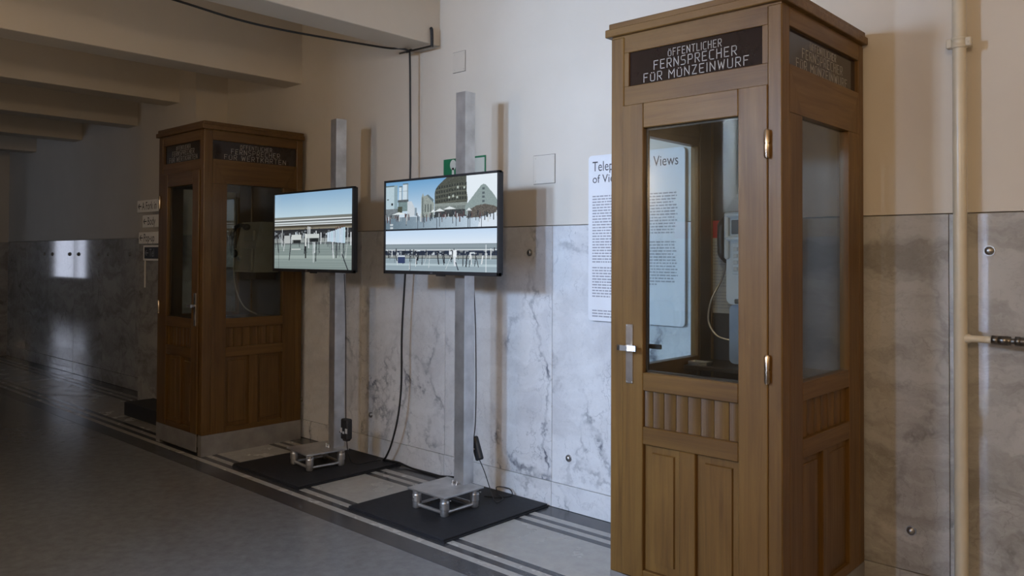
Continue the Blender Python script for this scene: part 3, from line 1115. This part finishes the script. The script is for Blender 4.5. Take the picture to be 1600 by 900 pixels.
    for x0, z0, z1, c in ((.205, .72, .92, (40, 46, 60)), (.212, .70, .82, (226, 232, 236)), (.37, .70, .96, (52, 58, 66)), (.515, .66, .96, (56, 62, 70)),
                          (.63, .66, .90, (40, 46, 54)), (.76, .66, .98, (48, 54, 62)), (.775, .66, .98, (64, 70, 78)), (.66, .80, .96, (60, 66, 74)),
                          (.49, .80, .98, (70, 78, 88)), (.87, .74, .98, (90, 98, 108)), (.315, .80, .98, (84, 94, 104))):
        pt((abs(U - x0) < .0035) & (v1 > z0) & (v1 < z1), c)
    pt((U > .045) & (U < .075) & (v1 > .84) & (v1 < .98) & ((v1 * 30 % 2) < 1.2), (196, 206, 212))
    im[(V > sp - .008) & (V < sp + .008)] = (20, 24, 32)
    return im


def screen_mesh(name, im, x0, x1, z0, z1, y, parent):
    H_, W_, _ = im.shape
    xs_ = np.linspace(x0, x1, W_ + 1)
    zs_ = np.linspace(z1, z0, H_ + 1)
    gx, gz = np.meshgrid(xs_, zs_)
    co = np.stack([gx, np.full_like(gx, y), gz], -1).reshape(-1, 3)
    i, j = np.meshgrid(np.arange(H_), np.arange(W_), indexing='ij')
    a = (i * (W_ + 1) + j).ravel()
    q = np.stack([a, a + W_ + 1, a + W_ + 2, a + 1], -1)
    me = bpy.data.meshes.new(name)
    me.vertices.add(len(co))
    me.vertices.foreach_set('co', co.astype('f').ravel())
    me.loops.add(q.size)
    me.loops.foreach_set('vertex_index', q.ravel().astype('i'))
    me.polygons.add(len(q))
    me.polygons.foreach_set('loop_start', np.arange(0, q.size, 4, dtype='i'))
    me.polygons.foreach_set('loop_total', np.full(len(q), 4, dtype='i'))
    me.update()
    at = me.attributes.new('picture', 'FLOAT_COLOR', 'FACE')
    c = np.ones((len(q), 4), 'f')
    c[:, :3] = lin(im).reshape(-1, 3)
    at.data.foreach_set('color', c.ravel())
    me.materials.append(SCREEN)
    o = bpy.data.objects.new(name, me)
    return link(o, parent)


def text_mesh(name, body, size, mat, parent, to_world, sx=1.0, align='LEFT', space=1.0):
    """a font outline turned into a thin mesh; to_world(x, y, d) places it"""
    cu = bpy.data.curves.new(name, 'FONT')
    cu.body = body
    cu.size = size
    cu.align_x = align
    cu.space_character = space
    cu.resolution_u = 3
    tmp = bpy.data.objects.new(name + '_outline', cu)
    COL.objects.link(tmp)
    dg = bpy.context.evaluated_depsgraph_get()
    me = bpy.data.meshes.new_from_object(tmp.evaluated_get(dg))
    bpy.data.objects.remove(tmp)
    bpy.data.curves.remove(cu)
    for v in me.vertices:
        v.co = to_world(v.co.x * sx, v.co.y)
    me.materials.clear()
    me.materials.append(mat)
    me.name = name
    return link(bpy.data.objects.new(name, me), parent)


def make_tv(label, x0, x1, z0, z1, yf, im):
    w_, h_ = x1 - x0, z1 - z0
    t = thing('television', label, 'screen', ((x0 + x1) / 2, yf, z0))
    a, b = -w_ / 2, w_ / 2
    cs = MB().box(a + .004, b - .004, .008, .046, .006, h_ - .004, .004)
    cs.box(a + .12, b - .12, .046, .058, .06, h_ * .62, .004)
    cs.build('housing', BLACK, t)
    bz = MB()
    bz.box(a, a + .014, 0, .028, 0, h_, .002).box(b - .014, b, 0, .028, 0, h_, .002)
    bz.box(a, b, 0, .028, h_ - .014, h_, .002).box(a, b, 0, .028, 0, .022, .002)
    bz.build('bezel', BLACK, t)
    screen_mesh('display_panel', im, a + .012, b - .012, .020, h_ - .012, .007, t)
    MB().box(-.015, .055, .004, .024, -.008, .001, .002).build('sensor_bump', BLACK, t)
    text_mesh('logo', 'LG', .017, GREYINK, t, lambda x, y: (x - .06, -.0006, y + .005))
    MB().box(-.10, .10, .0585, .068, .10, .42, .002).build('wall_bracket', DARKST, t)
    return t


make_tv('wide screen split between a city square and a street, the right one', -4.132, -3.103, 1.390, 1.990, -.470, picture_right())
make_tv('wide screen showing one streaked street under blue sky, nearer the far booth', -5.478, -4.464, 1.385, 1.977, -.470, picture_left())


# ------------------------------------------------------------------ screen stands: square tube on a truss base
def make_stand(label, loc, rz, pole_xy, top, mat_label=None):
    t = thing('screen_stand', label, 'stand', loc, rz)
    h = .119
    MB().box(-.160, .160, -.160, .160, h - .010, h, .0015).build('base_plate', ALU, t)
    s = .120
    for sx in (-1, 1):
        for sy in (-1, 1):
            x, y = sx * s, sy * s
            l = MB()
            l.tube([(x, y, 0), (x, y, .006), (x, y, .034), (x, y, .036), (x, y, .040), (x, y, .042), (x, y, .076), (x, y, .078), (x, y, .082), (x, y, .084),
                    (x, y, h - .011)],
                   [.020, .0245, .0245, .0245, .0275, .0275, .0275, .0275, .0245, .0245, .0245], 18)
            lg = l.build('coupler_leg', ALU, t)
            p = MB()
            p.tube([(x + sx * .020, y, .097), (x + sx * .050, y, .097)], .005, 8)
            p.tube([(x, y + sy * .015, .060), (x, y + sy * .030, .060)], .0055, 8)
            p.tube([(x, y - sy * .02, .020), (x, y - sy * .034, .026)], .005, 8)
            p.build('pin', CHROME, lg)
    for a, b in (((-s, -s), (s, -s)), ((s, -s), (s, s)), ((s, s), (-s, s)), ((-s, s), (-s, -s))):
        MB().tube([(a[0], a[1], .018), (b[0], b[1], .018)], .0105, 10).build('cross_bar', ALU, t)
    px_, py_ = pole_xy
    q = .041
    # hollow square tube with open top
    pm = MB()
    for x0, x1, y0, y1 in ((-q, q, -q, -q + .004), (-q, q, q - .004, q), (-q, -q + .004, -q + .004, q - .004), (q - .004, q, -q + .004, q - .004)):
        pm.box(px_ + x0, px_ + x1, py_ + y0, py_ + y1, h, top)
    pm.box(px_ - q + .003, px_ + q - .003, py_ - q + .003, py_ + q - .003, top - .02, top - .012)
    pm.build('pole', ALU, t)
    b_ = MB()
    for dx in (-.030, .005):
        b_.tube([(px_ + dx, py_ - q - .022, h), (px_ + dx, py_ - q - .022, h + .012)], .009, 6)
        b_.tube([(px_ + dx, py_ - q - .022, h + .012), (px_ + dx, py_ - q - .022, h + .024)], .005, 8)
    b_.build('bolt', CHROME, t)
    MB().box(px_ - .10, px_ + .10, py_ - q - .0035, py_ - q, 1.50, 1.80, .001).build('screen_bracket', DARKST, t)
    return t


def make_mat(label, x0, x1, y0, y1):
    t = thing('floor_mat', label, 'mat', ((x0 + x1) / 2, (y0 + y1) / 2, .0015))
    a, b = (x1 - x0) / 2, (y1 - y0) / 2
    MB().box(-a, a, -b, b, 0, .009, .002).build('lower_layer', RUBBER, t)
    MB().box(-a + .006, a - .008, -b + .003, b - .004, .0095, .019, .002).build('upper_layer', RUBBER, t)
    return t


make_mat('square black rubber mat under the stand of the right screen', -3.947, -3.103, -.872, -.022)
make_mat('square black rubber mat under the stand nearer the far booth', -5.340, -4.492, -.860, -.012)
make_stand('aluminium pole stand with truss base carrying the split screen', (-3.505, -.490, .0207), 0, (.010, .137), 2.475)
make_stand('aluminium pole stand with truss base carrying the single street screen', (-4.882, -.455, .0207), math.radians(-7), (.035, .128), 2.465)

# ------------------------------------------------------------------ cables
def cable(name, label, pts, r, k=8, cat='cable', mat=None):
    o = MB().tube(smooth_path(pts, k), r, 8).build(name, mat or CABLE)
    return tag(o, label, cat)


CP = Vector((-4.325, -.105, 2.955))
cable('power_cable', 'long black cable draped under the ceiling and hanging down the wall behind the right screen',
      [(-4.47, -4.28, 3.02), (-4.47, -3.2, 3.00), (-4.46, -2.4, 2.985), (-4.45, -1.706, 2.942), (-4.45, -1.337, 2.917), (-4.45, -.989, 2.920), (-4.45, -.446, 2.950),
       (-4.43, -.20, 2.962), (-4.38, -.14, 2.962), (CP.x, CP.y - .004, 2.940), (-4.315, -.105, 2.88), (-4.313, -.10, 2.5), (-4.309, -.10, 2.086),
       (-4.33, -.10, 1.70), (-4.357, -.10, 1.369), (-4.388, -.10, .964), (-4.391, -.10, .604), (-4.424, -.10, .376), (-4.500, -.095, .17),
       (-4.575, -.085, .060), (-4.62, -.07, .0275), (-4.56, -.055, .0285), (-4.48, -.04, .026), (-4.40, -.035, .014), (-4.25, -.045, .0088),
       (-4.08, -.040, .0088), (-3.97, -.03, .020), (-3.90, -.035, .028), (-3.80, -.06, .028)], .0072)
t = thing('beam_clamp', 'dark metal clamp hooked round the ceiling beam holding the black cable', 'clamp', (-4.125, -.09, 2.95))
MB().tube([(-.305, -.012, -.006), (.02, .006, -.006)], .0075, 8).build('rod', DARKST, t)
MB().tube(smooth_path([(.018, .006, -.012), (.018, .006, .05), (.014, .006, .105), (.006, .006, .118)], 5), .011, 10).build('hook', BLACK, t)
k_ = MB()
for i in range(5):
    k_.tube([(CP.x + 4.125 - .012 + i * .006, -.014 - .013, -.018), (CP.x + 4.125 - .012 + i * .006, -.014 + .012, .004)], .006, 6)
k_.build('cable_tie', BLACK, t)


def adapter(label, loc, tilt, size, lead, tail, stickers):
    t = thing('power_adapter', label, 'adapter', loc)
    a, b, c = size
    m = MB().box(-a, a, -b, b, -c, c, .008)
    Rm = Matrix.Rotation(tilt, 3, 'Y')
    m.v = [tuple(Rm @ Vector(p)) for p in m.v]
    m.build('brick', BLACK, t)
    if stickers:
        s = MB().box(-a - .001, -a * .45, -b - .0012, -b + .001, -c * .35, c * .12).box(a * .45, a + .001, -b - .0012, -b + .001, -c * .35, c * .12)
        s.box(-a * .3, a * .15, -b - .0012, -b + .001, -c * .42, -c * .20)
        s.build('sticker', LABELW, t)
        MB().box(-a * .6, a * .7, -b * .8, b * .8, -c * 1.15, -c * .95, .006).tube([(-a, 0, -c * .3), (-a - .03, -.005, -c * .42)], .007, 8).build('plug', BLACK, t)
    else:
        s = MB()
        s.ball((-.004, -b - .001, 0), .005, 1, .4, 1, 8, 4)
        s.v = [tuple(Rm @ Vector(p)) for p in s.v]
        s.build('pilot_light', LABELW, t)
    L = Vector(loc)
    MB().tube([Vector(p) - L for p in smooth_path(lead, 6)], .0032, 6).build('lead', CABLE, t)
    MB().tube([Vector(p) - L for p in smooth_path(tail, 6)], .0032, 6).build('tail', CABLE, t)
    return t


adapter('flat black power brick hanging tilted beside the stand of the split screen', (-3.467, -.270, .335), math.radians(-22), (.026, .018, .072),
        [(-3.49, -.285, 1.375), (-3.485, -.27, 1.1), (-3.476, -.27, .73), (-3.480, -.27, .50), (-3.492, -.27, .400)],
        [(-3.442, -.27, .267), (-3.410, -.26, .20), (-3.370, -.25, .10), (-3.335, -.24, .030), (-3.36, -.15, .0245), (-3.44, -.10, .0245), (-3.50, -.06, .05), (-3.42, -.03, .05),
         (-3.37, -.06, .0245), (-3.40, -.14, .0245), (-3.48, -.19, .0245)], False)
adapter('black plug pack with white stickers hanging beside the stand nearer the far booth', (-4.672, -.360, .288), 0, (.040, .024, .072),
        [(-4.697, -.37, 1.375), (-4.689, -.36, 1.0), (-4.685, -.36, .60), (-4.679, -.36, .355)],
        [(-4.668, -.36, .21), (-4.665, -.35, .12), (-4.66, -.32, .05), (-4.66, -.25, .0245), (-4.66, -.16, .0245), (-4.64, -.08, .0245)], True)

# ------------------------------------------------------------------ information board
t = thing('information_board', 'white text board with rounded corners on the wall behind the near booth', 'board', (-2.4895, -.0005, 1.138))
x0, x1, z0, z1 = -.3155, .3155, 0.0, .947
MB().prism(rounded_rect(x0, x1, z0, z1, .022), 'y', -.030, -.020).build('panel', WHITE, t)
MB().box(x0 + .06, x1 - .06, -.020, 0, .06, z1 - .06).build('spacer', SEAM, t)
ti = text_mesh('title', 'Telepanoramic Views\nof Vienna', .084, INK, t, lambda x, y: (x, -.0306, y))
xs_ = [v.co.x for v in ti.data.vertices]
kx = .563 / (max(xs_) - min(xs_))
for v in ti.data.vertices:
    v.co = (x0 + .029 + (v.co.x - min(xs_)) * kx, -.0306, .856 + v.co.z * (.96 if v.co.z > -.01 else .80))
body = MB()
rb = random.Random(3)
for cx0, cx1, ztop, zend, brk in ((x0 + .029, x0 + .296, .715, .139, 24), (x0 + .325, x0 + .590, .712, .219, 15)):
    z, i = ztop, 0
    while z > zend:
        if i == brk:
            z -= .017
        x = cx0
        end = cx1 - (rb.uniform(.08, .2) if i == brk - 1 or z < zend + .016 else rb.uniform(0, .03))
        while x < end:
            L = rb.uniform(.009, .036)
            body.box(x, min(x + L, end), -.0304, -.0299, z - .0072, z)
            x += L + .005
        z -= .0163
        i += 1
for i in range(3):
    x = x0 + .029
    while x < x0 + .27:
        L = rb.uniform(.014, .045)
        body.box(x, x + L, -.0304, -.0299, .055 - i * .016, .062 - i * .016)
        x += L + .005
body.build('body_text', GREYINK, t)['kind'] = 'stuff'

# ------------------------------------------------------------------ green emergency sign
t = thing('emergency_sign', 'green and white emergency pictogram sign half hidden behind the pole', 'sign', (-3.865, .0035, 1.975))
MB().box(-.209, .020, -.004, 0, 0, .192).build('green_plate', GREEN, t)
g_ = MB()
y0, y1 = -.0048, -.0038
g_.prism([(-.114 + .030 * math.cos(a), .150 + .036 * math.sin(a)) for a in [2 * math.pi * i / 16 for i in range(16)]], 'y', y0, y1)
g_.prism([(-.128, .02), (-.100, .02), (-.104, .13), (-.124, .13)], 'y', y0, y1)
g_.prism([(-.09, .045), (.0, .045), (.0, .072), (-.09, .072)], 'y', y0, y1)
g_.prism([(-.175, .0), (-.135, .0), (-.128, .045), (-.150, .045)], 'y', y0, y1)
g_.prism([(-.09, .012), (.0, .012), (.0, .026), (-.09, .026)], 'y', y0, y1)
g_.build('pictogram', SIGNCREAM, t)
MB().box(.020, .199, -.004, 0, 0, .192).build('white_plate', SIGNCREAM, t)
f_ = MB()
f_.box(.020, .034, -.0048, -.0038, 0, .192).box(.187, .199, -.0048, -.0038, 0, .192).box(.034, .187, -.0048, -.0038, .180, .192).box(.034, .187, -.0048, -.0038, 0, .012)
f_.build('green_border', GREEN, t)

# ------------------------------------------------------------------ sign totem beyond the far booth
t = thing('sign_post', 'post with white arrow signs half hidden behind the far booth', 'signpost', (-7.42, -.50, .0015))
MB().box(-.36, .34, -.14, .14, 0, .125, .006).build('foot', BLACK, t)
MB().box(.155, .215, -.03, .03, .125, 2.10, .002).build('post', BLACK, t)


def plate(x0_, z0_, z1_, words, mat, ink):
    p = MB().box(x0_, .36, -.058, -.034, z0_, z1_, .002).build('arrow_plate', mat, t)
    h = z1_ - z0_
    m_ = MB()
    zc = (z0_ + z1_) / 2
    m_.box(x0_ + .030, x0_ + .090, -.0592, -.0578, zc - .005, zc + .005)
    for sg_ in (-1, 1):
        m_.prism([(x0_ + .022, zc), (x0_ + .034, zc), (x0_ + .056, zc + sg_ * .024), (x0_ + .046, zc + sg_ * .026)], 'y', -.0592, -.0578)
    m_.build('arrow', ink, p)
    text_mesh('words', words, .105, ink, p, lambda x, y: (x0_ + .108 + x, -.0586, zc - .034 + y), .78)


plate(-.316, 1.902, 2.014, 'A Fork in', SIGNW, INK)
plate(-.196, 1.757, 1.872, 'Body', SIGNW, INK)
plate(-.276, 1.608, 1.716, 'Pop-up', SIGNW, INK)
plate(-.150, 1.470, 1.575, 'Tel', BLACK, GREYINK)
fr = MB()
fr.box(-.166, -.150, -.060, -.032, 1.452, 1.592).box(-.150, .36, -.060, -.032, 1.576, 1.592).box(-.150, .36, -.060, -.032, 1.452, 1.468)
fr.box(-.166, -.154, -.050, -.040, 1.20, 1.452)  # white strip below the frame paints the pilaster edge catching light
fr.build('frame_and_lit_edge', SIGNW, t)
bk = MB()
for z in (1.86, 1.72, 1.60):
    bk.box(.13, .24, -.036, -.028, z - .03, z + .05)
bk.build('holder', BLACK, t)

# ------------------------------------------------------------------ heating pipe at the wall
PX, PY = -.866, -.088
t = thing('wall_pipe', 'cream painted upright pipe with a side branch on the marble wall', 'pipe', (PX, PY, 0))
MB().tube([(0, 0, .002), (0, 0, CEIL - .002)], .0255, 24).build('riser', PIPE, t)
c_ = MB()
c_.tube([(0, 0, 2.362), (0, 0, 2.364), (0, 0, 2.372), (0, 0, 2.374), (0, 0, 2.396), (0, 0, 2.398), (0, 0, 2.405), (0, 0, 2.407)],
        [.0265, .031, .031, .0285, .0285, .031, .031, .0265], 24)
c_.box(-.046, -.024, -.016, .016, 2.366, 2.403, .003).box(.024, .046, -.016, .016, 2.366, 2.403, .003)
c_.tube([(.035, -.02, 2.384), (.035, .02, 2.384)], .006, 8)
c_.tube([(0, .02, 2.385), (0, .087, 2.385)], .008, 10)
c_.build('pipe_clamp', PIPE, t)
zb = 1.178
br = MB()
br.tube([(.018, 0, zb), (.030, 0, zb), (.040, 0, zb), (.110, 0, zb)], [.0215, .0185, .0140, .0140], 18)
br.build('branch', PIPE, t)
ft = MB()
ft.tube([(.110, 0, zb), (.111, 0, zb), (.134, 0, zb), (.135, 0, zb)], [.015, .0185, .0185, .0165], 6)
ft.tube([(.134, 0, zb), (.136, 0, zb), (.168, 0, zb), (.170, 0, zb)], [.0165, .0195, .0195, .0165], 18)
ft.tube([(.168, 0, zb), (.178, 0, zb), (.180, 0, zb)], [.0185, .0185, .0115], 6)
ft.tube([(.178, 0, zb), (.192, 0, zb)], .0115, 16)
ft.tube([(.190, 0, zb), (.192, 0, zb), (.210, 0, zb), (.212, 0, zb)], [.0115, .0195, .0195, .0165], 6)
ft.tube([(.212, 0, zb), (.230, 0, zb)], [.0185, .0175], 18)
ft.build('union_fitting', DARKST, t)
e_ = MB()
e_.tube([(.230, 0, zb), (1.60, 0, zb)], .0140, 18)
for x in (.55, 1.3):
    e_.tube([(x, 0, zb), (x, .087, zb)], .006, 8)
e_.build('branch_run', PIPE, t)
